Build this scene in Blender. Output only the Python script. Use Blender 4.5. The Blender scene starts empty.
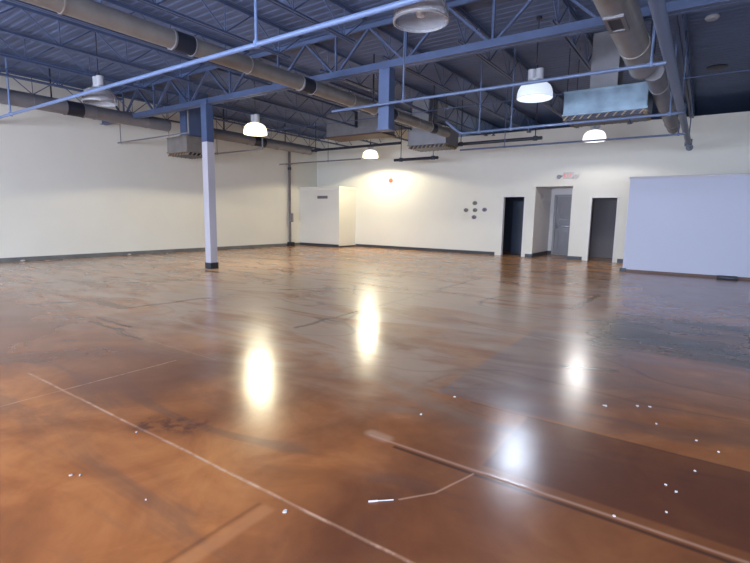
import bpy, bmesh, math, random
from mathutils import Vector, Matrix
random.seed(7)
S = bpy.context.scene
COL = S.collection
PI = math.pi
DECK = 5.2      # underside of the roof deck
BACK = 18.0     # face of the back wall
LEFT = -16.1    # face of the left wall
FRONT = -4.0
RIGHT = 9.0

# ------------------------------------------------------------------ materials
def lin(r, g, b):
    f = lambda c: (c/255/12.92) if c/255 <= .04045 else ((c/255+.055)/1.055)**2.4
    return (f(r), f(g), f(b), 1)

def mat(name, col, rough=.5, metal=0., bump=0., bscale=20, var=0., vscale=3, emit=None, estr=0, coat=0, alpha=1, trans=0, spec=None):
    m = bpy.data.materials.new(name); m.use_nodes = True
    nt = m.node_tree; b = nt.nodes['Principled BSDF']
    b.inputs['Base Color'].default_value = col
    b.inputs['Roughness'].default_value = rough
    b.inputs['Metallic'].default_value = metal
    b.inputs['Coat Weight'].default_value = coat
    if spec is not None: b.inputs['Specular IOR Level'].default_value = spec
    b.inputs['Alpha'].default_value = alpha
    b.inputs['Transmission Weight'].default_value = trans
    tc = nt.nodes.new('ShaderNodeTexCoord')
    if var > 0:
        n = nt.nodes.new('ShaderNodeTexNoise'); n.inputs['Scale'].default_value = vscale; n.inputs['Detail'].default_value = 5
        nt.links.new(tc.outputs['Object'], n.inputs['Vector'])
        r = nt.nodes.new('ShaderNodeMapRange'); r.inputs['From Min'].default_value = .3; r.inputs['From Max'].default_value = .7
        r.inputs['To Min'].default_value = 1-var; r.inputs['To Max'].default_value = 1+var*.6
        nt.links.new(n.outputs['Fac'], r.inputs['Value'])
        v = nt.nodes.new('ShaderNodeVectorMath'); v.operation = 'SCALE'
        v.inputs[0].default_value = col[:3]
        nt.links.new(r.outputs['Result'], v.inputs['Scale'])
        nt.links.new(v.outputs['Vector'], b.inputs['Base Color'])
    if bump > 0:
        n = nt.nodes.new('ShaderNodeTexNoise'); n.inputs['Scale'].default_value = bscale; n.inputs['Detail'].default_value = 4
        nt.links.new(tc.outputs['Object'], n.inputs['Vector'])
        bp = nt.nodes.new('ShaderNodeBump'); bp.inputs['Strength'].default_value = bump; bp.inputs['Distance'].default_value = .01
        nt.links.new(n.outputs['Fac'], bp.inputs['Height']); nt.links.new(bp.outputs['Normal'], b.inputs['Normal'])
    if emit:
        b.inputs['Emission Color'].default_value = emit; b.inputs['Emission Strength'].default_value = estr
    return m

M = {}
M['wall'] = mat('cream_wall_paint', (.70, .675, .60, 1), .62, bump=.15, bscale=60, var=.03, vscale=.7)
M['wall_white'] = mat('white_wall_paint', (.72, .70, .69, 1), .6, bump=.15, bscale=60)
M['partition'] = mat('pale_lavender_paint', (.44, .45, .55, 1), .55, bump=.1, bscale=50)
M['blue'] = mat('blue_steel_paint', (.065, .095, .185, 1), .45, bump=.1, bscale=40, var=.15, vscale=2)
M['blue_pipe'] = mat('blue_pipe_paint', (.14, .20, .36, 1), .35)  # lighter copy of the pipe blue, highlight painted into the colour
M['grey_blue_pipe'] = mat('grey_blue_pipe_paint', (.09, .125, .215, 1), .4)
M['deck'] = mat('blue_deck_paint', (.092, .130, .235, 1), .6, var=.15, vscale=1.2)
M['base'] = mat('black_vinyl_base', (.035, .04, .05, 1), .5)
M['base_brown'] = mat('brown_base', (.09, .045, .03, 1), .55)
M['base_grey'] = mat('grey_vinyl_base', (.14, .14, .14, 1), .5, var=.3, vscale=2)
M['black'] = mat('black_rubber', (.012, .014, .022, 1), .6)
M['galv'] = mat('galvanised_sheet', (.27, .25, .235, 1), .42, metal=.5, bump=.12, bscale=9, var=.15, vscale=4)
M['galv_dull'] = mat('dull_galvanised_sheet', (.21, .205, .22, 1), .5, metal=.4, bump=.1, bscale=8, var=.1, vscale=4)
M['galv_bright'] = mat('bright_sheet_metal', (.24, .33, .41, 1), .32, metal=.4, bump=.8, bscale=4.0, var=.35, vscale=3)
M['louver'] = mat('louver_tan', (.30, .22, .15, 1), .5, metal=.2)
M['dark_metal'] = mat('dark_iron', (.03, .033, .05, 1), .45, metal=.5)
M['col_cream'] = mat('column_lavender_paint', (.42, .40, .44, 1), .5, bump=.1, bscale=30)
M['door'] = mat('grey_door_paint', (.23, .22, .23, 1), .45)
M['door_dark'] = mat('dark_navy_door_paint', (.03, .04, .07, 1), .35)
M['trim'] = mat('grey_frame_paint', (.30, .285, .29, 1), .45)
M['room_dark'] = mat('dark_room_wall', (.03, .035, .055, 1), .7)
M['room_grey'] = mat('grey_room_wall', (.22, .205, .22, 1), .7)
M['chrome'] = mat('dark_lever_metal', (.08, .075, .08, 1), .3, metal=.9)
M['housing'] = mat('pale_housing_enamel', (.36, .36, .39, 1), .4)
M['plastic'] = mat('white_plastic', (.50, .47, .46, 1), .4)
M['red'] = mat('red_enamel', (.50, .13, .07, 1), .4)
M['exit_red'] = mat('exit_letters', (.6, .10, .03, 1), .5, emit=(1, .12, .04, 1), estr=.25)
M['plate'] = mat('mauve_grey_plate', (.16, .13, .17, 1), .5)
M['plate_warm'] = mat('olive_grey_plate', (.17, .15, .13, 1), .5)
M['chip'] = mat('white_paint_chip', (.50, .46, .43, 1), .6)
M['glass_refractor'] = mat('ribbed_acrylic', (.40, .40, .43, 1), .25, alpha=.5, bump=.6, bscale=30)
M['alu'] = mat('aluminium', (.6, .6, .62, 1), .35, metal=.8)
def lampmat(n, c, s): return mat(n, (.3, .3, .32, 1), .4, emit=c, estr=s)
WARM = (1, .90, .62, 1); COOL = (.72, .82, 1, 1); NEUT = (1, .96, .93, 1)
M['bell_warm'] = lampmat('lit_bell_warm', WARM, 1.6); M['lens_warm'] = lampmat('lit_lens_warm', WARM, 3.5)
M['bell_cool'] = lampmat('lit_bell_cool', COOL, .55); M['lens_cool'] = lampmat('lit_lens_cool', COOL, 2.5)
M['bell_neut'] = lampmat('lit_bell_neutral', NEUT, 1.2); M['lens_neut'] = lampmat('lit_lens_neutral', NEUT, 1.3)
M['window_glass'] = mat('storefront_glass', (.9, .95, 1, 1), .02, trans=1)
M['window_frame'] = mat('bronze_frame', (.05, .045, .04, 1), .4, metal=.6)

# --- floor: stained concrete with saw cuts, patches and stains, all in world metres
def floor_material():
    m = bpy.data.materials.new('stained_concrete'); m.use_nodes = True
    nt = m.node_tree; L = nt.links; b = nt.nodes['Principled BSDF']
    tc = nt.nodes.new('ShaderNodeTexCoord')
    def plug(sock, v):
        if hasattr(v, 'is_output') or hasattr(v, 'links'): L.new(v, sock)
        else: sock.default_value = v
    def ma(op, a, c=0., clamp=False, d=None):
        n = nt.nodes.new('ShaderNodeMath'); n.operation = op; n.use_clamp = clamp
        plug(n.inputs[0], a); plug(n.inputs[1], c)
        if d is not None: plug(n.inputs[2], d)
        return n.outputs[0]
    def noise(scale, detail=4, rough=.55, dist=0, vec=None, sx=1, sy=1, off=0):
        mp = nt.nodes.new('ShaderNodeMapping'); mp.inputs['Scale'].default_value = (sx, sy, 1); mp.inputs['Location'].default_value = (off, off*.7, 0)
        L.new(vec or tc.outputs['Object'], mp.inputs['Vector'])
        n = nt.nodes.new('ShaderNodeTexNoise'); n.inputs['Scale'].default_value = scale; n.inputs['Detail'].default_value = detail
        n.inputs['Roughness'].default_value = rough; n.inputs['Distortion'].default_value = dist
        L.new(mp.outputs['Vector'], n.inputs['Vector']); return n
    def ss(v, a, c):
        n = nt.nodes.new('ShaderNodeMapRange'); n.interpolation_type = 'SMOOTHSTEP'
        plug(n.inputs['Value'], v); n.inputs['From Min'].default_value = a; n.inputs['From Max'].default_value = c
        return n.outputs['Result']
    def mix(f, a, c):
        n = nt.nodes.new('ShaderNodeMix'); n.data_type = 'RGBA'
        plug(n.inputs[0], f)
        plug(n.inputs[6], a); plug(n.inputs[7], c)
        return n.outputs[2]
    wob = noise(1.6, 4, off=3)
    wv = nt.nodes.new('ShaderNodeVectorMath'); wv.operation = 'SUBTRACT'; L.new(wob.outputs['Color'], wv.inputs[0]); wv.inputs[1].default_value = (.5, .5, .5)
    def coords(amount):
        s = nt.nodes.new('ShaderNodeVectorMath'); s.operation = 'SCALE'; L.new(wv.outputs[0], s.inputs[0]); s.inputs['Scale'].default_value = amount
        a = nt.nodes.new('ShaderNodeVectorMath'); L.new(tc.outputs['Object'], a.inputs[0]); L.new(s.outputs[0], a.inputs[1])
        sp = nt.nodes.new('ShaderNodeSeparateXYZ'); L.new(a.outputs[0], sp.inputs[0]); return sp.outputs[0], sp.outputs[1]
    X0, Y0 = coords(.02); X1, Y1 = coords(.5); X3, Y3 = coords(.28); X2, Y2 = coords(1.6)
    def rect(x0, x1, y0, y1, soft=.01, c=(X0, Y0)):
        a = ma('MULTIPLY', ss(c[0], x0-soft, x0+soft), ss(c[0], x1+soft, x1-soft))
        d = ma('MULTIPLY', ss(c[1], y0-soft, y0+soft), ss(c[1], y1+soft, y1-soft))
        return ma('MULTIPLY', a, d)
    def seg(x0, y0, x1, y1, w, soft=.008, c=None):   # distance to a segment
        cx, cy = c or (X0, Y0)
        dx, dy = x1-x0, y1-y0; l2 = dx*dx+dy*dy
        px, py = ma('SUBTRACT', cx, x0), ma('SUBTRACT', cy, y0)
        t = ma('DIVIDE', ma('ADD', ma('MULTIPLY', px, dx), ma('MULTIPLY', py, dy)), l2, clamp=True)
        ex, ey = ma('SUBTRACT', px, ma('MULTIPLY', t, dx)), ma('SUBTRACT', py, ma('MULTIPLY', t, dy))
        d = ma('SQRT', ma('ADD', ma('MULTIPLY', ex, ex), ma('MULTIPLY', ey, ey)))
        return ss(d, w+soft, max(w-soft, 0))
    n1 = noise(.55, 5, .6, 1.2); n2 = noise(1.7, 6, .6, .8, off=9); n3 = noise(9, 4, .6, off=4); n4 = noise(.8, 5, .6, 1.5, sx=.5, sy=1.6, off=20)
    cr = nt.nodes.new('ShaderNodeValToRGB'); e = cr.color_ramp.elements
    e[0].position = .3; e[0].color = (.130, .042, .015, 1); e[1].position = .70; e[1].color = (.53, .21, .062, 1)
    k = e.new(.5); k.color = (.30, .105, .033, 1)
    f = ma('ADD', ma('MULTIPLY', n1.outputs[0], .62), ma('MULTIPLY', n2.outputs[0], .38))
    L.new(f, cr.inputs[0]); col = cr.outputs[0]
    # greyer, darker mottling away from the camera end
    g = ma('MULTIPLY', ss(n4.outputs[0], .5, .64), .45)
    col = mix(g, col, (.12, .068, .045, 1))
    # darker brown area (right side), dark slab patch, bluish grey patch, greenish traffic stain
    R1 = rect(-1.45, 8, -3, 3.25, .28, (X1, Y1)); col = mix(ma('MULTIPLY', R1, .5), col, (.085, .030, .018, 1))
    R4 = rect(-.95, .38, 2.52, 3.38, .015, (X0, Y0)); col = mix(ma('MULTIPLY', R4, .6), col, (.07, .024, .016, 1))
    R2 = ma('MULTIPLY', rect(-1.72, .3, 3.42, 6.2, .03, (X0, Y0)), ss(X1, .1, -1.1)); col = mix(ma('MULTIPLY', R2, .7), col, (.13, .095, .10, 1))
    R5 = rect(-10, -3.4, 1.62, 3.0, .3, (X1, Y1)); col = mix(ma('MULTIPLY', R5, .55), col, (.17, .082, .055, 1))
    R6 = rect(-4.1, -2.3, 1.72, 3.4, .4, (X1, Y1)); col = mix(ma('MULTIPLY', R6, .35), col, (.14, .06, .03, 1))
    stripes = ss(noise(1.1, 4, .6, .6, sx=.35, sy=2.6, off=31).outputs[0], .40, .58)
    R3 = rect(-1.1, 6, 5.9, 8.3, .22, (X1, Y1))
    R7 = rect(-.9, 6, 9.0, 14.6, .3, (X1, Y1)); col = mix(ma('MULTIPLY', R7, ma('MULTIPLY', stripes, .6)), col, (.10, .09, .085, 1))
    sheen_tint = ma('MULTIPLY', ma('MULTIPLY', ss(Y2, 1.8, 5.0), ss(X1, -.5, -2.5)), ma('MULTIPLY_ADD', ss(n4.outputs[0], .30, .72), 1.0, d=.20))  # milky reflection of the walls, painted into the mid and far floor colour
    sheen_tint = ma('MINIMUM', sheen_tint, .72); col = mix(sheen_tint, col, mix(ss(Y2, 8, 14), (.56, .40, .28, 1), (.62, .35, .17, 1)))
    sheen_tint2 = ma('MULTIPLY', ma('MULTIPLY', ss(Y2, 3.6, 7.5), ss(X1, -2.6, -1.0)), ma('MULTIPLY_ADD', ss(n4.outputs[0], .38, .62), .35, d=.3)); col = mix(sheen_tint2, col, (.34, .24, .205, 1))  # greyer painted sheen over the right side of the floor
    col = mix(ma('MULTIPLY', R3, ma('MULTIPLY_ADD', stripes, .45, d=.45)), col, (.05, .058, .045, 1))
    # meandering dark drag marks
    w1 = noise(.42, 2, .4, .6, sx=.8, sy=1.5, off=50).outputs[0]
    vein = ss(ma('ABSOLUTE', ma('SUBTRACT', w1, .5)), .012, .0)
    far = ss(Y0, 2.6, 5.0)
    col = mix(ma('MULTIPLY', ma('MULTIPLY', vein, far), .35), col, (.06, .035, .028, 1))
    # dark short strokes seen in the middle distance
    for (a, c2, d, e2, w, g) in ((-4.25, 4.3, -4.26, 6.4, .022, .55), (-4.27, 6.4, -4.27, 7.9, .03, .3), (-1.66, 8.1, -1.56, 9.9, .05, .5), (-4.3, 8.4, -4.38, 10.9, .05, .35),
                              (-8.6, 2.8, -8.1, 3.65, .06, .45), (-8.1, 3.65, -7.15, 3.6, .07, .5), (-7.15, 3.6, -6.97, 4.95, .06, .45), (-6.6, 2.87, -5.26, 2.86, .028, .6),
                              (-6.75, 3.05, -5.9, 3.02, .025, .45), (-7.2, 2.05, -6.75, 2.5, .12, .35), (-9.9, 4.8, -9.0, 6.3, .07, .4), (-9.2, 6.1, -10.4, 7.4, .05, .3), (-6.7, 6.4, -5.9, 7.4, .06, .35),
                              (-9.3, 9.4, -5.4, 8.8, .06, .35), (-12.2, 12.4, -8.0, 12.1, .09, .4), (-1.02, 4.80, -.63, 4.92, .03, .5), (-5.9, 7.3, -4.3, 7.7, .05, .4)):
        col = mix(ma('MULTIPLY', seg(a, c2, d, e2, w, .04, (X3, Y3)), g), col, (.055, .026, .018, 1))
    pale = (.50, .30, .19, 1)
    # saw-cut joints
    j = rect(-4.9, -.55, 1.576, 1.594, .008)
    j = ma('MAXIMUM', j, ma('MULTIPLY', rect(-4.20, -4.185, -1.5, 2.6, .008), .8))
    j = ma('MAXIMUM', j, ma('MULTIPLY', rect(-6.7, -3.9, 2.84, 2.852, .008), .6))
    jn = ma('MULTIPLY_ADD', ss(n3.outputs[0], .42, .6), .55, d=.35)
    col = mix(ma('MULTIPLY', j, jn), col, pale)
    # trench repair strip with a pale and a dark edge
    tr = rect(-1.72, 2.6, 2.430, 2.452, .010); col = mix(ma('MULTIPLY', tr, .75), col, (.40, .22, .14, 1))
    trd = rect(-1.5, 2.6, 2.385, 2.412, .010); col = mix(ma('MULTIPLY', trd, .7), col, (.03, .018, .015, 1))
    tre = seg(-1.72, 2.47, -1.60, 2.46, .045, .03); col = mix(ma('MULTIPLY', tre, .5), col, pale)
    t2 = rect(-1.70, -1.62, .2, 1.50, .02); col = mix(ma('MULTIPLY', t2, .35), col, (.50, .22, .09, 1))
    t3 = rect(-1.735, -1.712, .2, 1.50, .010); col = mix(ma('MULTIPLY', t3, .35), col, (.06, .025, .018, 1))
    edge = rect(-1.40, .40, 3.365, 3.385, .010); col = mix(ma('MULTIPLY', edge, .4), col, (.05, .03, .028, 1))
    arc = ma('MAXIMUM', seg(-1.17, 1.94, -1.05, 2.10, .004), seg(-1.05, 2.10, -.96, 2.40, .004)); col = mix(ma('MULTIPLY', arc, .6), col, pale)
    # scratched dark blotch next to the joint
    bl = ma('MULTIPLY', seg(-3.05, 1.66, -2.75, 1.76, .10, .09, (X1, Y1)), ss(n3.outputs[0], .40, .62)); col = mix(ma('MULTIPLY', bl, .8), col, (.085, .036, .024, 1))
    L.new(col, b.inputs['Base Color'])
    # sheen
    r = ma('MULTIPLY_ADD', n2.outputs[0], .13, d=.15); r = ma('ADD', r, ma('MULTIPLY', R3, .06))
    L.new(r, b.inputs['Roughness'])
    b.inputs['Specular IOR Level'].default_value = .62
    b.inputs['Coat Weight'].default_value = .0
    h = ma('ADD', ma('MULTIPLY', noise(2.2, 3, .5, .5, off=70).outputs[0], .5), ma('MULTIPLY', n3.outputs[0], .10))
    h = ma('SUBTRACT', h, ma('MULTIPLY', j, .25)); h = ma('ADD', h, ma('MULTIPLY', tr, .2))
    bp = nt.nodes.new('ShaderNodeBump'); bp.inputs['Strength'].default_value = .30; bp.inputs['Distance'].default_value = .012
    L.new(h, bp.inputs['Height']); L.new(bp.outputs[0], b.inputs['Normal'])
    return m
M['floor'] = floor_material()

# ------------------------------------------------------------------ mesh helpers
def box(bm, x0, x1, y0, y1, z0, z1, bev=0):
    r = bmesh.ops.create_cube(bm, size=1)
    vs = r['verts']
    for v in vs:
        v.co = Vector(((x0+x1)/2+v.co.x*(x1-x0), (y0+y1)/2+v.co.y*(y1-y0), (z0+z1)/2+v.co.z*(z1-z0)))
    if bev:
        es = list({e for v in vs for e in v.link_edges})
        bmesh.ops.bevel(bm, geom=es, offset=bev, segments=2, affect='EDGES', profile=.6)

def tube(bm, a, b, r, seg=12, r2=None):
    a, b = Vector(a), Vector(b); d = b-a
    q = d.to_track_quat('Z', 'Y').to_matrix().to_4x4()
    bmesh.ops.create_cone(bm, cap_ends=True, segments=seg, radius1=r, radius2=r if r2 is None else r2, depth=d.length,
                          matrix=Matrix.Translation((a+b)/2) @ q)

def bar(bm, a, b, w, h):    # rectangular bar between two points
    a, b = Vector(a), Vector(b); d = b-a
    q = d.to_track_quat('Z', 'Y').to_matrix().to_4x4()
    bmesh.ops.create_cube(bm, size=1, matrix=Matrix.Translation((a+b)/2) @ q @ Matrix.Diagonal((w, h, d.length, 1)))

def lathe(bm, prof, seg=32, cx=0, cy=0, rib=0):
    rings = []
    for (r, z) in prof:
        if r < 1e-4: rings.append([bm.verts.new((cx, cy, z))]); continue
        rings.append([bm.verts.new((cx+(r*(1+(rib if i % 2 else 0)))*math.cos(2*PI*i/seg), cy+(r*(1+(rib if i % 2 else 0)))*math.sin(2*PI*i/seg), z)) for i in range(seg)])
    for p, q in zip(rings, rings[1:]):
        for i in range(seg):
            j = (i+1) % seg
            if len(p) == 1 and len(q) == 1: continue
            if len(p) == 1: bm.faces.new((p[0], q[i], q[j]))
            elif len(q) == 1: bm.faces.new((p[i], p[j], q[0]))
            else: bm.faces.new((p[i], p[j], q[j], q[i]))

def obj(name, bm, m, parent=None, smooth=False, solid=0):
    bmesh.ops.recalc_face_normals(bm, faces=bm.faces[:])
    me = bpy.data.meshes.new(name); bm.to_mesh(me); bm.free()
    me.materials.append(M[m] if isinstance(m, str) else m)
    if smooth:
        for p in me.polygons: p.use_smooth = True
        me.set_sharp_from_angle(angle=math.radians(38))
    o = bpy.data.objects.new(name, me); COL.objects.link(o)
    if parent: o.parent = parent
    if solid:
        md = o.modifiers.new('thickness', 'SOLIDIFY'); md.thickness = solid; md.offset = 0
    return o
def N(): return bmesh.new()
def tag(o, label, cat, group=None):
    o['label'] = label; o['category'] = cat
    if group: o['group'] = group
    return o
def thing(name, loc, label, cat, group=None, rz=0):
    o = bpy.data.objects.new(name, None); o.empty_display_size = .2; COL.objects.link(o)
    o.location = loc; o.rotation_euler = (0, 0, rz)
    return tag(o, label, cat, group)
def struct(name, bm, m, smooth=False):
    o = obj(name, bm, m, None, smooth); o['kind'] = 'structure'; return o
def copy_tree(o, parent=None):
    c = o.copy(); COL.objects.link(c)
    if parent: c.parent = parent
    for ch in o.children: copy_tree(ch, c)
    return c

# ------------------------------------------------------------------ the setting
bm = N(); bmesh.ops.create_grid(bm, x_segments=1, y_segments=1, size=1)
for v in bm.verts:
    v.co = Vector((LEFT-.3 if v.co.x < 0 else RIGHT+.3, FRONT-.3 if v.co.y < 0 else 21.5, 0))
r = bmesh.ops.extrude_face_region(bm, geom=bm.faces[:])
for v in [g for g in r['geom'] if isinstance(g, bmesh.types.BMVert)]: v.co.z = -.2
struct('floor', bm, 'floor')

# corrugated roof deck, ribs across the joists
bm = N(); y = FRONT-.2; prof = []
while y < 22.4:
    prof += [(y, DECK), (y+.09, DECK), (y+.115, DECK+.011), (y+.175, DECK+.011)]; y += .2
pa = [bm.verts.new((LEFT-.25, a, z)) for a, z in prof]; pb = [bm.verts.new((RIGHT+.25, a, z)) for a, z in prof]
for i in range(len(prof)-1): bm.faces.new((pa[i], pa[i+1], pb[i+1], pb[i]))
c = struct('ceiling', bm, 'deck')
md = c.modifiers.new('thickness', 'SOLIDIFY'); md.thickness = .04; md.offset = 0
# make the thickness grow upward whichever way the normals point
c.location.z = .02

bm = N(); box(bm, LEFT-.25, LEFT, FRONT-.25, 21.5, 0, DECK-.02); struct('wall_left', bm, 'wall')
bm = N(); box(bm, RIGHT, RIGHT+.25, FRONT-.25, 21.5, 0, DECK-.02); struct('wall_right', bm, 'wall')
# back wall with its three openings; the wall stops short of the deck on the right
T = BACK+.16
OP = [(-6.50, -5.68, 2.27), (-5.29, -4.00, 2.62), (-3.34, -2.52, 2.21)]
bm = N(); x = LEFT
TOP = 4.66
for (a, c2, h) in OP:
    box(bm, x, a, BACK, T, 0, TOP); box(bm, a, c2, BACK, T, h, TOP); x = c2
box(bm, x, RIGHT, BACK, T, 0, TOP)
box(bm, LEFT, -8.95, BACK, T, TOP, DECK-.02)
bmesh.ops.remove_doubles(bm, verts=bm.verts[:], dist=1e-4)
struct('wall_back', bm, 'wall')
# rooms behind the openings
def room(name, x0, x1, y1, h, m):
    bm = N(); t = .08
    box(bm, x0-t, x0, T, y1, 0, h); box(bm, x1, x1+t, T, y1, 0, h); box(bm, x0-t, x1+t, y1, y1+t, 0, h); box(bm, x0-t, x1+t, T, y1+t, h, h+t)
    struct(name, bm, m)
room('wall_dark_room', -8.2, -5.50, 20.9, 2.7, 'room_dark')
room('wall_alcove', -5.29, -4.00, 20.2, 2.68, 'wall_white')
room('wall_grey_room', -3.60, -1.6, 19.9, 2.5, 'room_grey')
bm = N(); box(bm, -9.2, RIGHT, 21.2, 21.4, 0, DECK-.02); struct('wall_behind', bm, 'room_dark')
# corner enclosure and the partition
bm = N(); box(bm, LEFT, -13.66, 16.75, BACK, 0, 2.70); box(bm, LEFT, -13.62, 16.71, BACK, 2.62, 2.76, .01)
struct('wall_corner_enclosure', bm, 'wall')
bm = N(); box(bm, -1.83, RIGHT, 15.0, 15.18, .07, 2.58); struct('wall_partition', bm, 'partition')
bm = N(); box(bm, -1.85, RIGHT, 14.98, 15.2, 2.58, 2.64, .008); struct('trim_1', bm, 'col_cream')
bm = N(); box(bm, -1.80, RIGHT, 15.01, 15.17, 0, .07); struct('trim_2', bm, 'base_brown')
bm = N(); box(bm, -1.90, -1.74, 14.965, 15.01, 0, .10, .006); struct('trim_3', bm, 'base')
# baseboards
bm = N(); box(bm, LEFT, LEFT+.02, FRONT, 16.75, 0, .12, .004); struct('baseboard_left', bm, 'base_grey')
bm = N(); box(bm, -13.64, -6.75, BACK-.02, BACK, 0, .12, .004); struct('baseboard_back', bm, 'base')
bm = N(); box(bm, -5.55, -5.29, BACK-.02, BACK, 0, .12); box(bm, -4.0, -3.52, BACK-.02, BACK, 0, .13); box(bm, -2.38, -1.95, BACK-.02, BACK, 0, .13)
struct('baseboard_back_piers', bm, 'base')
bm = N(); box(bm, LEFT+.02, -13.66, 16.73, 16.75, 0, .13); box(bm, -13.66, -13.64, 16.73, BACK-.02, 0, .07); struct('baseboard_enclosure', bm, 'base')
bm = N(); box(bm, -5.29, -5.27, BACK+.0, 20.18, 0, .14); box(bm, -5.27, -5.13, 20.16, 20.19, 0, .14)
struct('baseboard_alcove', bm, 'base')
# front (street) wall with a storefront window for the daylight
bm = N(); WX0, WX1, WZ0, WZ1 = -14.5, 7.0, .25, 3.0
box(bm, LEFT, WX0, FRONT-.2, FRONT, 0, DECK-.02); box(bm, WX1, RIGHT, FRONT-.2, FRONT, 0, DECK-.02)
box(bm, WX0, WX1, FRONT-.2, FRONT, 0, WZ0); box(bm, WX0, WX1, FRONT-.2, FRONT, WZ1, DECK-.02)
struct('wall_front', bm, 'wall')
n = 8
for i in range(n):
    a = WX0+(WX1-WX0)*i/n; c2 = WX0+(WX1-WX0)*(i+1)/n
    bm = N()
    box(bm, a, a+.05, FRONT-.14, FRONT-.06, WZ0, WZ1); box(bm, c2-.05, c2, FRONT-.14, FRONT-.06, WZ0, WZ1)
    box(bm, a+.05, c2-.05, FRONT-.14, FRONT-.06, WZ0, WZ0+.06); box(bm, a+.05, c2-.05, FRONT-.14, FRONT-.06, WZ1-.06, WZ1)
    w = struct('window_%d' % (i+1), bm, 'window_frame')
    bm = N(); box(bm, a+.05, c2-.05, FRONT-.11, FRONT-.10, WZ0+.06, WZ1-.06); obj('window_glass', bm, 'window_glass', w)

# door in the alcove
bm = N()
box(bm, -5.13, -5.05, 20.10, 20.20, 0, 2.42); box(bm, -4.10, -4.02, 20.10, 20.20, 0, 2.42); box(bm, -5.05, -4.10, 20.10, 20.20, 2.34, 2.42)
d = struct('door_1', bm, 'trim')
bm = N(); box(bm, -5.045, -4.105, 20.145, 20.19, .01, 2.335)
for (z0, z1) in ((.22, 1.02), (1.32, 2.14)):      # raised panel mouldings
    box(bm, -4.93, -4.22, 20.128, 20.147, z0, z0+.03); box(bm, -4.93, -4.22, 20.128, 20.147, z1-.03, z1)
    box(bm, -4.93, -4.90, 20.128, 20.147, z0+.03, z1-.03); box(bm, -4.25, -4.22, 20.128, 20.147, z0+.03, z1-.03)
    box(bm, -4.82, -4.33, 20.135, 20.147, z0+.10, z1-.10, .004)
leaf = obj('door_leaf', bm, 'door', d)
bm = N(); tube(bm, (-4.96, 20.15, 1.16), (-4.96, 20.07, 1.16), .045, 16); bar(bm, (-4.99, 20.08, 1.16), (-4.76, 20.08, 1.16), .03, .02)
box(bm, -5.0, -4.92, 20.128, 20.146, 1.06, 1.26, .004); obj('handle', bm, 'chrome', leaf)
bm = N(); box(bm, -4.75, -4.16, 20.10, 20.128, 1.13, 1.18, .006); obj('push_bar', bm, 'chrome', leaf)
# dark door standing open inside the left opening
bm = N(); box(bm, -6.62, -5.70, 19.5, 19.545, .01, 2.15)
for (z0, z1) in ((.25, .95), (1.2, 1.95)): box(bm, -6.5, -5.82, 19.485, 19.5, z0, z1, .004)
d2 = struct('door_2', bm, 'door_dark')
bm = N(); tube(bm, (-5.79, 19.5, 1.02), (-5.79, 19.44, 1.02), .03, 12); obj('door_handle', bm, 'chrome', d2)
# casings of the openings
for i, (a, c2, h) in enumerate(OP):
    if i == 1: continue
    bm = N(); box(bm, a-.03, a+.012, BACK-.012, T+.01, 0, h); box(bm, c2-.012, c2+.03, BACK-.012, T+.01, 0, h); box(bm, a-.03, c2+.03, BACK-.012, T+.01, h-.012, h+.03)
    struct('trim_%d' % (4+i), bm, 'wall_white')

# ------------------------------------------------------------------ steelwork
GY = 7.8; GB, GT = 4.2, 5.02
JX = [-.65-1.66*k for k in range(10)][::-1] + [1.01, 2.67, 4.33, 5.99, 7.65]
t = thing('roof_girder', (0, GY, GB), 'blue steel roof truss running across the room over the column', 'roof truss')
def G(b): # meshes modelled in world, moved into the thing's frame
    bmesh.ops.translate(b, verts=b.verts[:], vec=(-t.location.x, -t.location.y, -t.location.z)); return b
bm = N()
for s in (-1, 1):
    box(bm, LEFT+.02, RIGHT-.02, GY+s*.02 if s > 0 else GY-.10, GY+.10 if s > 0 else GY-.02, GB, GB+.012); box(bm, LEFT+.02, RIGHT-.02, GY+s*.02-.006, GY+s*.02+.006, GB+.012, GB+.15)
obj('bottom_chord', G(bm), 'blue', t)
bm = N()
for s in (-1, 1):
    box(bm, LEFT+.02, RIGHT-.02, GY-.10 if s < 0 else GY+.02, GY-.02 if s < 0 else GY+.10, GT+.068, GT+.08); box(bm, LEFT+.02, RIGHT-.02, GY+s*.02-.006, GY+s*.02+.006, GT-.01, GT+.068)
obj('top_chord', G(bm), 'blue', t)
for i, x in enumerate(JX):
    for (xb) in (x-.83, x+.83):
        if xb < LEFT+.1 or xb > RIGHT-.1: continue
        bm = N(); bar(bm, (x, GY, GT), (xb, GY, GB+.06), .055, .035); obj('diagonal_brace', G(bm), 'blue', t)
    if x+.83 < RIGHT-.1:
        bm = N(); box(bm, x+.83-.02, x+.83+.02, GY-.018, GY+.018, GB+.08, GT+.02); obj('upright_brace', G(bm), 'blue', t)

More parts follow.
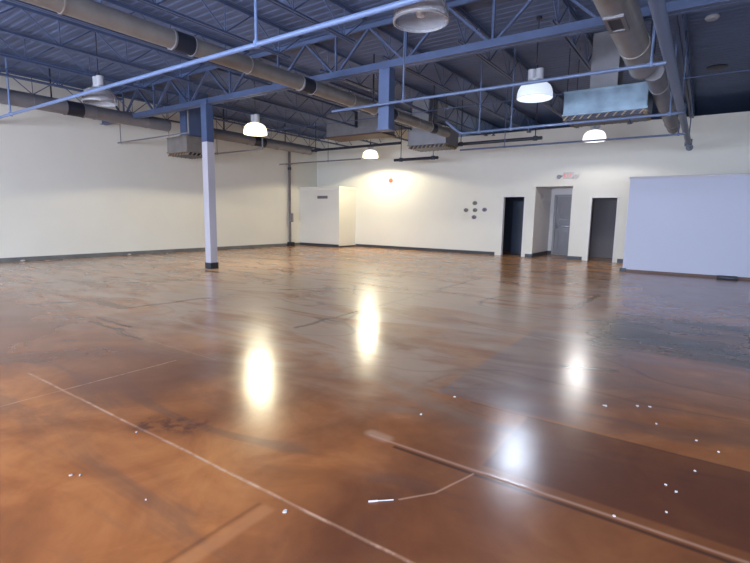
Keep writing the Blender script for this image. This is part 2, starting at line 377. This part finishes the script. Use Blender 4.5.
# bar joists
def make_joist(y0, y1, name, label, group):
    L_ = y1-y0
    t = thing(name, (0, y0, 0), label, 'bar joist', group)
    for nm, z0 in (('top_chord', 5.1), ('bottom_chord', 4.60)):
        bm = N()
        for s in (-1, 1):
            xa, xb = (-.055, -.012) if s < 0 else (.012, .055)
            if nm == 'top_chord': box(bm, xa, xb, 0, L_, z0+.045, z0+.052); box(bm, s*.014-.003, s*.014+.003, 0, L_, z0, z0+.045)
            else: box(bm, xa, xb, .35, L_-.35, z0, z0+.007); box(bm, s*.014-.003, s*.014+.003, .35, L_-.35, z0+.007, z0+.05)
        obj(nm, bm, 'blue', t)
    n = int(round(L_/1.24)); p = L_/n
    bm = N()
    for k in range(n):
        a, m_, c2 = k*p, k*p+p/2, (k+1)*p
        tube(bm, (0, a+.02, 5.12), (0, m_, 4.63), .013, 6); tube(bm, (0, m_, 4.63), (0, c2-.02, 5.12), .013, 6)
        tube(bm, (0, m_, 4.64), (0, m_, 5.12), .010, 6)
    obj('web', bm, 'blue', t)
    return t
jn = make_joist(FRONT+.01, GY-.12, 'bar_joist', '', 'bar joists from the front wall to the roof truss')
jf = make_joist(GY+.12, BACK+3.1, 'bar_joist', '', 'bar joists from the roof truss past the back wall')
for proto, side in ((jn, 'near'), (jf, 'far')):
    for i, x in enumerate(JX):
        o = proto if i == 0 else copy_tree(proto)
        o.location.x = x
        if i < 1 and side == 'far': pass
        ORD = ['first', 'second', 'third', 'fourth', 'fifth', 'sixth', 'seventh', 'eighth', 'ninth', 'tenth', 'eleventh', 'twelfth', 'thirteenth', 'fourteenth', 'fifteenth']
        o['label'] = 'blue open web joist %s the cross truss, %s from the left wall' % ('in front of' if side == 'near' else 'beyond', ORD[i])
for y in (3.0, 12.9):
    bm = N()
    tube(bm, (LEFT+.02, y, 4.585), (RIGHT-.02, y, 4.585), .013, 8)
    tag(obj('bridging_rod', bm, 'blue', None, True), 'thin blue bridging rod tying the %s joists along their bottoms' % ('near' if y < 5 else 'far'), 'rod')

# column
CX = -10.72; CY = GY-.0
t = thing('support_column', (CX, CY, 0), 'tall square steel column, lavender white below and blue above, black foot', 'column')
h = .11
bm = N(); box(bm, -h, h, -h, h, .15, 3.27, .012); obj('shaft', bm, 'col_cream', t)
bm = N(); box(bm, -h, h, -h, h, 3.27, GB, .012); box(bm, -h+.03, h-.03, -h+.03, h-.03, GB+.1, 4.2); bm2 = bm
u = obj('upper_shaft', bm, 'blue', t); u['label'] = 'blue painted upper part of the column'
bm = N(); box(bm, -h-.012, h+.012, -h-.012, h+.012, 0, .16, .006); obj('foot_cover', bm, 'black', t)
# post stub hanging under the truss
t = thing('hanging_post', (-5.21, GY, 3.08), 'short blue steel post hanging under the cross truss, stopping far above the floor', 'post')
bm = N(); box(bm, -.12, .12, -.10, .10, .02, GB-3.08, .01); obj('shaft', bm, 'blue', t)
bm = N(); box(bm, -.15, .15, -.13, .13, 0, .02, .004); obj('end_plate', bm, 'blue', t)

# ------------------------------------------------------------------ pipes
def pipe(name, pts, r, label, m='grey_blue_pipe', hang=(), heads=(), group=None, cat='pipe', rh=.014, top=DECK):
    o0 = Vector(pts[0])
    t = thing(name, o0, label, cat, group)
    bm = N()
    for a, b in zip(pts, pts[1:]): tube(bm, Vector(a)-o0, Vector(b)-o0, r, 14)
    for p in pts[1:-1]: bmesh.ops.create_uvsphere(bm, u_segments=12, v_segments=8, radius=r*1.25, matrix=Matrix.Translation(Vector(p)-o0))
    obj('pipe_run', bm, m, t, True)
    for p in hang:
        bm = N(); p = Vector(p)-o0
        tube(bm, p+Vector((0, 0, r*.6)), (p.x, p.y, top-o0.z-.002), rh, 8); tube(bm, p-Vector((0, 0, r*1.25)), p+Vector((0, 0, r*1.3)), r*1.3, 12)
        obj('hanger', bm, m, t, True)
    for p in heads:
        bm = N(); p = Vector(p)-o0
        tube(bm, p-Vector((0, 0, .0)), p-Vector((0, 0, r+.035)), .014, 8); tube(bm, p-Vector((0, 0, r+.035)), p-Vector((0, 0, r+.075)), .032, 10, .02); tube(bm, p-Vector((0, 0, r+.075)), p-Vector((0, 0, r+.085)), .045, 12)
        obj('sprinkler_head', bm, 'dark_metal', t, True)
    return t
Z1 = 3.75; Y1 = 4.66
pipe('sprinkler_pipe', [(LEFT+.02, Y1, Z1), (RIGHT-.02, Y1, Z1)], .034, 'bright blue pipe crossing the whole ceiling nearest the viewer', m='blue_pipe', hang=[(-5.27, Y1, Z1), (-14.04, Y1, Z1), (3.0, Y1, Z1)], rh=.022)
MX = -.60
pipe('sprinkler_main', [(MX, FRONT+.3, 3.6), (MX, 17.0, 3.6)], .07, 'thick blue pipe running to the back wall at the right, ending in a cap', cat='pipe', hang=[(MX, 1.0, 3.6), (MX, 11.2, 3.6), (MX, 16.0, 3.6)], top=4.602)
t = bpy.data.objects['sprinkler_main']
bm = N(); tube(bm, (0, 17.0-FRONT-.3, 0), (0, 17.08-FRONT-.3, 0), .095, 16); obj('end_cap', bm, 'grey_blue_pipe', t, True)
Z2 = 3.5; Y2 = 7.50
pipe('sprinkler_pipe', [(-6.3, Y2, Z2), (MX-.02, Y2, Z2)], .026, 'slim blue pipe in front of the bright box diffuser, joining the thick pipe', hang=[(-4.65, Y2, Z2), (-.79, Y2, Z2)], rh=.018)
Z3 = 3.42; Y3 = 10.62
pipe('sprinkler_pipe', [(-5.35, Y3, Z3+.3), (-4.95, Y3, Z3), (MX-.02, Y3, Z3)], .030, 'blue pipe under the bright box diffuser with small dark sprinkler heads', hang=[(-4.5, Y3, Z3), (-3.75, Y3, Z3), (-.735, Y3, Z3)],
     heads=[(-4.15, Y3, Z3), (-3.35, Y3, Z3), (-1.4, Y3, Z3)], rh=.018)
Z4 = 3.50; Y4 = 13.7
pipe('sprinkler_pipe', [(-6.4, Y4, Z4), (MX-.0, Y4, Z4)], .024, 'thin grey blue pipe hung before the back wall above the doorways', hang=[(-5.0, Y4, Z4), (-.735, Y4, Z4)], m='blue')
pipe('dark_pipe', [(-7.2, 14.6, 3.82), (-4.2, 14.6, 3.82)], .05, 'short thick dark pipe before the back wall above the doorways', hang=[(-6.8, 14.6, 3.82), (-4.4, 14.6, 3.82)], m='dark_metal')
pipe('wall_pipe', [(LEFT+.02, 8.25, 3.70), (-12.2, 8.25, 3.70), (-12.2, 8.25, 4.6)], .022, 'thin grey pipe ending before the left box diffuser', m='galv_dull', hang=[(-15.9, 8.25, 3.7)], cat='pipe')
pipe('wall_pipe', [(-15.6, 11.6, 3.70), (-12.9, 11.6, 3.70), (-12.9, 11.6, 4.3)], .026, 'thin grey pipe bending up beyond the column at left', m='galv_dull', hang=[(-15.4, 11.6, 3.7)], cat='pipe')
pipe('wall_pipe', [(LEFT+.02, 15.45, 3.70), (-11.5, 15.45, 3.70)], .028, 'thin grey pipe above the corner enclosure, reaching the far warm lamp', m='galv_dull', hang=[(-13.2, 15.45, 3.7)], cat='pipe')
t = thing('riser_pipe', (-16.0, 16.0, 0), 'brown vertical riser pipe at the left edge of the corner enclosure', 'pipe')
bm = N(); tube(bm, (0, 0, 0), (0, 0, 4.5), .055, 14); obj('pipe_run', bm, mat('riser_brown', (.13, .10, .10, 1), .5, var=.3, vscale=3), t, True)
bm = N(); tube(bm, (0, 0, 3.50), (0, 0, 3.62), .080, 14); obj('collar', bm, 'dark_metal', t, True)
bm = N(); box(bm, .05, .21, -.10, .02, 1.12, 1.52, .01); obj('valve_box', bm, 'galv_dull', t)
bm = N(); box(bm, -.075, .2, -.12, .1, 0, .18, .01); obj('foot_block', bm, 'black', t)

# ------------------------------------------------------------------ ducts
def duct(name, x, z, r, y0, y1, label, m='galv', sleeves=(), rings=1.5, hang=True, group=None, first=1.2):
    t = thing(name, (x, y0, z), label, 'duct', group)
    bm = N(); tube(bm, (0, 0, 0), (0, y1-y0, 0), r, 28); obj('duct_body', bm, m, t, True)
    y = rings*.5
    while y < y1-y0:
        if not any(a-y0-.05 < y < b-y0+.05 for a, b in sleeves):
            bm = N(); tube(bm, (0, y-.012, 0), (0, y+.012, 0), r+.012, 28); obj('seam_ring', bm, m, t, True)
        y += rings
    for (a, b) in sleeves:
        bm = N(); tube(bm, (0, a-y0, 0), (0, b-y0, 0), r+.006, 28); obj('sleeve', bm, 'dark_metal', t, True)
        for q in (a, b):
            bm = N(); tube(bm, (0, q-y0-.015, 0), (0, q-y0+.015, 0), r+.018, 28); obj('flange', bm, 'galv_dull', t, True)
    if hang:
        y = first
        while y < y1-y0-.3:
            bm = N(); box(bm, -.012, .012, y-.015, y+.015, r*.9, DECK-z-.005); obj('hanger_strap', bm, 'dark_metal', t)
            y += 3.0
    return t
duct('round_duct', -6.72, 3.99, .135, -1.5, 13.4, 'long slim round metal duct running diagonally over the middle of the ceiling', sleeves=[(4.32, 4.66), (7.02, 7.36), (9.55, 10.4), (12.28, 12.6)], rings=2.9, first=11.0)
duct('round_duct', -14.35, 4.2, .18, -1.5, 8.98, 'round duct along the left wall, near the viewer', m='galv_dull', sleeves=[(6.0, 6.45)])
duct('round_duct', -14.35, 4.2, .17, 9.92, 15.6, 'round duct along the left wall beyond the box diffuser', m='galv_dull', sleeves=[(12.4, 13.0)])
t = duct('round_duct', -1.10, 3.99, .20, -1.0, 9.35, 'thick round duct at the top right with a small vent under it', sleeves=[], rings=2.6)
bm = N()
box(bm, -.11, .11, 7.35, 7.41, -.225, -.19); box(bm, -.11, .11, 7.79, 7.85, -.225, -.19); box(bm, -.11, -.07, 7.41, 7.79, -.225, -.19); box(bm, .07, .11, 7.41, 7.79, -.225, -.19)
vf = obj('vent_frame', bm, 'galv_dull', t)
bm = N(); box(bm, -.07, .07, 7.41, 7.79, -.212, -.19)
obj('vent_opening', bm, 'dark_metal', vf)
bm = N(); tube(bm, (0, 10.35, 0), (0, 10.42, -.02), .215, 28, .17); obj('end_cap', bm, 'galv_dull', t, True)
t = duct('round_duct', -.95, 3.93, .15, 9.50, 15.4, 'round duct beside the bright box diffuser, running to the back wall', m='galv_dull', rings=2.0)

# box diffusers
def diffuser(name, loc, w, d, h, drop, dw, dd, m, label, dm='galv_dull', off=(0, 0)):
    x, y, z = loc
    t = thing(name, loc, label, 'air diffuser')
    bm = N(); box(bm, -w/2, w/2, -d/2, d/2, .10, h, .02); body = obj('box_body', bm, m, t)
    bm = N(); box(bm, -w/2-.012, w/2+.012, -d/2-.012, d/2+.012, .085, .12, .004); obj('lower_rim', bm, m, t)
    bm = N(); box(bm, -w/2-.008, w/2+.008, -d/2-.008, d/2+.008, h-.02, h+.015, .004); obj('upper_rim', bm, m, t)
    bm = N(); box(bm, -w/2+.06, w/2-.06, -d/2+.06, d/2-.06, 0, .085); obj('plenum_core', bm, 'dark_metal', t)
    nl = max(5, int(w/.15)); st = w/nl
    for i in range(nl):
        for s in (-1, 1):
            bm = N(); bar(bm, (-w/2+.03+i*st, s*(d/2-.03), .0), (-w/2+.11+i*st, s*(d/2-.03), .085), .055, .02)
            obj('louver', bm, 'louver', t)
    nl = max(5, int(d/.15)); st = d/nl
    for i in range(nl):
        for s in (-1, 1):
            bm = N(); bar(bm, (s*(w/2-.03), -d/2+.03+i*st, .0), (s*(w/2-.03), -d/2+.11+i*st, .085), .055, .02)
            obj('louver', bm, 'louver', t)
    if drop:
        bm = N(); box(bm, off[0]-dw/2, off[0]+dw/2, off[1]-dd/2, off[1]+dd/2, h+.015, DECK-z-.005, .01)
        dr = obj('drop_duct', bm, dm, t)
        bm = N(); box(bm, off[0]-dw/2-.02, off[0]+dw/2+.02, off[1]-dd/2-.02, off[1]+dd/2+.02, h+.015, h+.06); obj('duct_collar', bm, dm, dr)
    for sx in (-1, 1):
        for sy in (-1, 1):
            bm = N(); tube(bm, (sx*(w/2-.05), sy*(d/2-.05), h), (sx*(w/2-.05), sy*(d/2-.05), DECK-z-.005), .008, 6); obj('hanger_rod', bm, 'dark_metal', t)
    return t
diffuser('box_diffuser', (-1.90, 11.15, 3.50), 1.55, .95, .56, True, .52, .6, 'galv_bright', 'large bright metal box diffuser with louvres hanging before the doorways', off=(-.06, 0))
diffuser('box_diffuser', (-13.92, 9.42, 3.26), 1.06, .9, .56, True, .48, .7, 'galv', 'boxy metal diffuser by the left wall with a duct dropping into it', dm='blue', off=(.31, 0))
diffuser('box_diffuser', (-7.45, 13.9, 3.62), 1.35, .9, .55, True, .6, .6, 'galv_dull', 'dull grey box diffuser hanging beyond the far end of the slim duct', off=(-.33, 0))
# plenum
t = thing('square_plenum', (-10.75, 14.3, 4.3), 'wide grey sheet metal plenum box under the roof in the far left of the room', 'duct')
bm = N(); box(bm, -1.25, 1.25, -.35, .5, .03, .28, .01); obj('plenum_body', bm, 'galv_dull', t)
bm = N(); box(bm, -1.25, .07, -.35, .5, .28, DECK-4.3-.005, .01); obj('riser_duct', bm, 'galv_dull', t)
bm = N(); box(bm, .21, 1.25, -.35, .5, .28, DECK-4.3-.005, .01); obj('riser_duct', bm, 'galv_dull', t)
bm = N(); box(bm, -1.29, 1.29, -.39, .54, 0, .05, .004); obj('bottom_flange', bm, 'base_brown', t)
# small dark floodlight-like brackets on the far pipes
for (x, y, z, lab) in ((-9.16, 15.6, 4.05, 'left'), (-8.6, 15.6, 4.05, 'right')):
    t = thing('duct_damper', (x, y, z), 'small dark drum hanging before the back wall, the %s one of the pair' % lab, 'damper', 'pair of small dark drums before the back wall')
    bm = N(); tube(bm, (-.13, 0, 0), (.13, 0, 0), .12, 14); obj('drum', bm, 'dark_metal', t, True)
    bm = N(); tube(bm, (0, 0, .1), (0, 0, DECK-z-.005), .012, 6); obj('hanger_rod', bm, 'dark_metal', t)
pipe('dark_pipe', [(-10.2, 15.9, 3.62), (-8.3, 15.9, 3.62)], .055, 'short dark pipe hanging right of the far warm lamp', hang=[(-9.9, 15.9, 3.62), (-8.5, 15.9, 3.62)], m='dark_metal')
pipe('dark_pipe', [(-13.6, 14.9, 4.08), (-9.3, 14.9, 4.08)], .05, 'long dark pipe running under the grey plenum box', hang=[(-13.4, 14.9, 4.08)], m='dark_metal')

# ------------------------------------------------------------------ lamps
def lamp(x, y, z, kind, label, ang=158):
    t = thing('high_bay_lamp', (x, y, z), label, 'lamp', 'high bay lamps')
    lit = kind != 'off'
    prof = [(.31, -.14), (.322, -.10), (.318, -.04), (.302, .03), (.27, .09), (.21, .14), (.12, .17)]
    bm = N(); lathe(bm, prof, 48, rib=.012)
    obj('bell_shade', bm, 'bell_'+kind if lit else 'glass_refractor', t, True, solid=.006)
    bm = N(); lathe(bm, [(.315, -.135), (.33, -.13), (.33, -.115), (.315, -.11)], 40); obj('rim_ring', bm, 'alu' if not lit else 'bell_'+kind, t, True)
    bm = N(); tube(bm, (0, 0, .165), (0, 0, .21), .12, 24); obj('shade_collar', bm, 'alu', t, True)
    bm = N()
    tube(bm, (-.07, 0, .21), (-.07, 0, .40), .075, 18); tube(bm, (.07, 0, .21), (.07, 0, .40), .075, 18)
    obj('ballast', bm, 'housing', t, True)
    bm = N(); tube(bm, (0, 0, .38), (0, 0, .47), .03, 10); tube(bm, (0, 0, .46), (0, 0, DECK-z-.005), .009, 8); tube(bm, (0, 0, DECK-z-.05), (0, 0, DECK-z-.005), .05, 12)
    obj('hanging_rod', bm, 'dark_metal', t, True)
    bm = N(); tube(bm, (0, 0, .06), (0, 0, .165), .035, 12, .035); lathe(bm, [(0, -.09), (.045, -.07), (.065, -.02), (.05, .03), (.03, .07)], 20)
    obj('bulb', bm, ('lens_'+kind) if lit else 'plastic', t, True)
    if lit:
        bm = N(); lathe(bm, [(0, -.125), (.20, -.124), (.30, -.115), (.30, -.105), (.20, -.11), (0, -.112)], 40); obj('lens', bm, 'lens_'+kind, t, True)
        L_ = bpy.data.lights.new('lamp_light', 'SPOT'); L_.spot_size = math.radians(ang); L_.spot_blend = .06; L_.shadow_soft_size = .30
        c = {'warm': WARM, 'cool': COOL, 'neut': NEUT}[kind]; L_.color = c[:3]
        L_.energy = {'warm': POW_W, 'cool': POW_C, 'neut': POW_N}[kind]
        o = bpy.data.objects.new('lamp_light', L_); COL.objects.link(o); o.location = (x, y, z-.17)
    return t
POW_W, POW_C, POW_N = 360, 170, 110
lamp(-2.98, 5.16, 3.86, 'off', 'unlit high bay lamp with clear grey ribbed bell at the top of the picture')
lamp(-2.91, 9.46, 3.86, 'cool', 'lit high bay lamp with bluish white bell left of the bright box diffuser')
lamp(-10.76, 9.42, 3.84, 'warm', 'lit warm high bay lamp just right of the column', 154)
lamp(-11.85, 16.60, 4.02, 'warm', 'lit warm high bay lamp above and right of the corner enclosure', 157)
lamp(-3.03, 16.0, 3.97, 'neut', 'lit high bay lamp before the back wall above the right doorway', 156)
lamp(-10.75, 5.18, 3.86, 'off', 'unlit high bay lamp high at the left, near the left wall duct')

# ------------------------------------------------------------------ wall fittings
t = thing('exit_sign', (-4.17, BACK, 2.98), 'red lettered EXIT sign with two lamp heads above the middle doorway', 'exit sign')
bm = N(); box(bm, -.17, .19, -.055, 0, -.10, .12, .01); obj('housing', bm, 'plastic', t)
for s, (hx, mm) in enumerate(((-.29, 'galv_dull'), (.29, 'plastic'))):
    bm = N(); tube(bm, (hx, -.03, -.02), (hx, -.14, -.04), .06, 16, .075); tube(bm, (hx*.6, -.03, .0), (hx, -.03, -.01), .015, 8); obj('lamp_head', bm, mm, t, True)
bm = N(); z0, z1 = -.035, .065
def st(x, a, b, y=-.062): box(bm, x+a[0], x+b[0], -.060, -.055, z0+a[1]*.1, z0+b[1]*.1)
w = .055; k = .013
x = -.13                                            # E
st(x, (0, 0), (k, 1)); st(x, (k, 0), (w, .15)); st(x, (k, .42), (w*.9, .57)); st(x, (k, .85), (w, 1))
x = -.06                                            # X
bar(bm, (x+.005, -.0575, z0), (x+w-.005, -.0575, z1), .013, .004); bar(bm, (x+w-.005, -.0575, z0), (x+.005, -.0575, z1), .013, .004)
x = .015; st(x, (.012, 0), (.012+k, 1))             # I
x = .06; st(x, (.021, 0), (.021+k, .85)); st(x, (0, .85), (w, 1))   # T
obj('lettering', bm, 'exit_red', t)
t = thing('fire_bell', (-11.70, BACK, 3.04), 'small round orange red fire bell high on the back wall', 'fire bell')
bm = N(); tube(bm, (0, .004, 0), (0, -.03, 0), .125, 24); obj('back_plate', bm, 'plastic', t, True)
bm = N(); tube(bm, (0, -.03, 0), (0, -.075, 0), .105, 24, .06); obj('gong', bm, 'red', t, True)
for (x, z, mm, lab) in ((-7.67, 2.03, 'plate_warm', 'topmost'), (-8.04, 1.75, 'plate_warm', 'leftmost'), (-7.65, 1.75, 'plate_warm', 'centre one'), (-7.25, 1.77, 'plate', 'rightmost'), (-7.68, 1.47, 'plate', 'lowest')):
    t = thing('wall_plate', (x, BACK, z), 'small dark oval plate on the back wall, %s of the cross of five' % lab, 'wall plate', 'five plates in a cross on the back wall')
    bm = N(); lathe(bm, [(.10, 0), (.10, .012), (.085, .022), (0, .024)], 20)
    bmesh.ops.scale(bm, verts=bm.verts[:], vec=(1.0, .8, 1)); bmesh.ops.rotate(bm, verts=bm.verts[:], cent=(0, 0, 0), matrix=Matrix.Rotation(PI/2, 3, 'X'))
    obj('plate_disc', bm, mm, t, True)
    bm = N(); tube(bm, (0, -.022, 0), (0, -.034, 0), .022, 10); obj('screw', bm, 'dark_metal', t, True)
t = thing('name_plate', (-14.65, 16.75, 2.27), 'small dark name plate high on the corner enclosure', 'sign')
bm = N(); box(bm, -.30, .32, -.02, 0, -.06, .07, .005); obj('board', bm, 'galv_dull', t)
bm = N(); box(bm, -.27, .0, -.026, -.02, -.045, .05); box(bm, .05, .13, -.026, -.02, -.04, .03); box(bm, .16, .28, -.026, -.02, -.02, .04); obj('dark_marks', bm, 'plate', t)
# deck fittings
t = thing('smoke_detector', (-.25, 11.14, DECK), 'pale round smoke detector on the roof deck at the upper right', 'smoke detector')
bm = N(); lathe(bm, [(.11, 0), (.12, -.03), (.09, -.06), (0, -.065)], 20); obj('detector_body', bm, 'housing', t, True)
t = thing('deck_plate', (-.12, 14.73, DECK), 'dark round plate on the roof deck above the partition', 'vent')
bm = N(); lathe(bm, [(.22, 0), (.22, -.02), (.17, -.035), (0, -.035)], 24); obj('plate_disc', bm, 'dark_metal', t, True)
# the block at the foot of the partition
t = thing('rubber_block', (.57, 14.86, 0), 'low black rubber block on the floor against the partition', 'block')
bm = N(); box(bm, -.22, .22, -.07, .10, 0, .085, .025); obj('block_body', bm, 'black', t)
bm = N(); box(bm, -.13, .13, -.09, -.03, .02, .06, .01); obj('front_lip', bm, 'dark_metal', t)

# ------------------------------------------------------------------ litter on the floor
def chip(x, y, s, label, seed):
    rnd = random.Random(seed); bm = N(); vs = []; n = 7
    for i in range(n):
        a = 2*PI*i/n; r = s*(.6+.5*rnd.random()); vs.append((r*math.cos(a), r*.7*math.sin(a)))
    top = [bm.verts.new((u, v, .003+.004*rnd.random())) for u, v in vs]; bot = [bm.verts.new((u, v, .0)) for u, v in vs]
    bm.faces.new(top); bm.faces.new(bot)
    for i in range(n): bm.faces.new((top[i], top[(i+1) % n], bot[(i+1) % n], bot[i]))
    o = obj('paint_chip', bm, 'chip'); o.location = (x, y, .0005); o.rotation_euler = (0, 0, rnd.random()*3)
    tag(o, label, 'paint chip', 'paint chips scattered on the floor')
CH = [(-2.76, 1.05, .016, 'larger white paint chip of the pair on the orange floor at lower left'),
      (-2.72, 1.08, .011, 'small white paint chip touching the larger chip at lower left'),
      (-2.98, 1.54, .012, 'pale chip above the lower left pair, just before the long pale joint'),
      (-2.21, 1.17, .008, 'tiny pale chip on orange floor right of the lower left pair'),
      (-1.57, 1.52, .020, 'white chip at the end of the pale repair strip near the bottom of the picture'),
      (-1.60, 2.93, .016, 'lone pale chip on the brown floor above the long trench strip'),
      (-1.55, 3.40, .018, 'white chip on the corner of the bluish floor patch'),
      (-.52, 3.95, .026, 'white elongated chip just right of the bluish patch'),
      (-.31, 4.10, .024, 'pale curved chip on brown floor at right, left of two close together'),
      (-.23, 4.14, .018, 'small pale chip, right one of two close together at right'),
      (-.16, 3.81, .014, 'pale speck below the two close chips at right'),
      (.08, 3.67, .014, 'pale speck just above the edge of the dark slab patch, left of two'),
      (.20, 3.57, .013, 'pale speck just above the edge of the dark slab patch, right of two'),
      (-.05, 2.93, .012, 'pale speck on the dark slab patch, upper left of the pair'),
      (0.0, 2.88, .012, 'pale speck on the dark slab patch, lower right of the pair'),
      (-.03, 2.64, .011, 'pale speck on the dark slab patch just above the trench strip'),
      (-.24, 2.45, .012, 'white speck sitting on the trench strip'),
      (.08, 3.20, .012, 'pale speck on the dark slab patch near its upper edge')]
for i, (x, y, s, l) in enumerate(CH): chip(x, y, s*.75, l, i+1)
bm = N(); tube(bm, (-1.285, 1.825, .005), (-1.25, 1.858, .005), .005, 8); tube(bm, (-1.25, 1.858, .005), (-1.19, 1.915, .004), .003, 8)
tag(obj('plastic_stick', bm, 'chip', None, True), 'thin white stick lying on the floor near the bottom centre', 'stick')
for (x, y, z, l) in ((-15.95, 5.28, .03, 'small white scrap at the foot of the left wall, near the picture edge'), (-15.95, 8.35, .03, 'small white scrap at the foot of the left wall, nearer the column')):
    bm = N(); bmesh.ops.create_icosphere(bm, subdivisions=1, radius=.045)
    for v in bm.verts: v.co = Vector((v.co.x*1.1, v.co.y*1.6, (v.co.z*.7+.0315)*(.9+.2*random.random())))
    o = obj('paper_scrap', bm, 'chip'); o.location = (x, y, .001); tag(o, l, 'paper scrap')

# ------------------------------------------------------------------ light
w = bpy.data.worlds.new('World'); S.world = w; w.use_nodes = True
bg = w.node_tree.nodes['Background']; bg.inputs[0].default_value = (.62, .78, 1, 1); bg.inputs[1].default_value = 1.0
def area(name, loc, rot, sx, sy, e, c):
    L_ = bpy.data.lights.new(name, 'AREA'); L_.shape = 'RECTANGLE'; L_.size = sx; L_.size_y = sy; L_.energy = e; L_.color = c
    o = bpy.data.objects.new(name, L_); COL.objects.link(o); o.location = loc; o.rotation_euler = rot; return o
# daylight entering through the storefront windows behind the camera
area('daylight', ((WX0+WX1)/2, FRONT+.06, (WZ0+WZ1)/2), (PI/2-.42, 0, 0), WX1-WX0, WZ1-WZ0, 3100, (.70, .80, 1))

# ------------------------------------------------------------------ camera
R2 = Vector((0.8203684223888499, 0.5716210281067363, 0.015654129596604515))
U2 = Vector((-0.09129787561486467, 0.10390490998998943, 0.9903880388959597))
FW = Vector((-0.5645000880916159, 0.8139122617986352, -0.13742809260987296))
cam = bpy.data.cameras.new('camera'); cam.sensor_width = 36; cam.lens = 471.3127/750*36; cam.clip_start = .05
co = bpy.data.objects.new('camera', cam); COL.objects.link(co)
mtx = Matrix((R2, U2, -FW)).transposed().to_4x4(); mtx.translation = (0, 0, 1.45)
co.matrix_world = mtx; S.camera = co
S.view_settings.view_transform = 'Standard'; S.view_settings.look = 'None'; S.view_settings.gamma = 1; S.view_settings.use_curve_mapping = False
S.view_settings.exposure = .55
S.cycles.max_bounces = 8; S.cycles.diffuse_bounces = 5; S.cycles.sample_clamp_indirect = 4
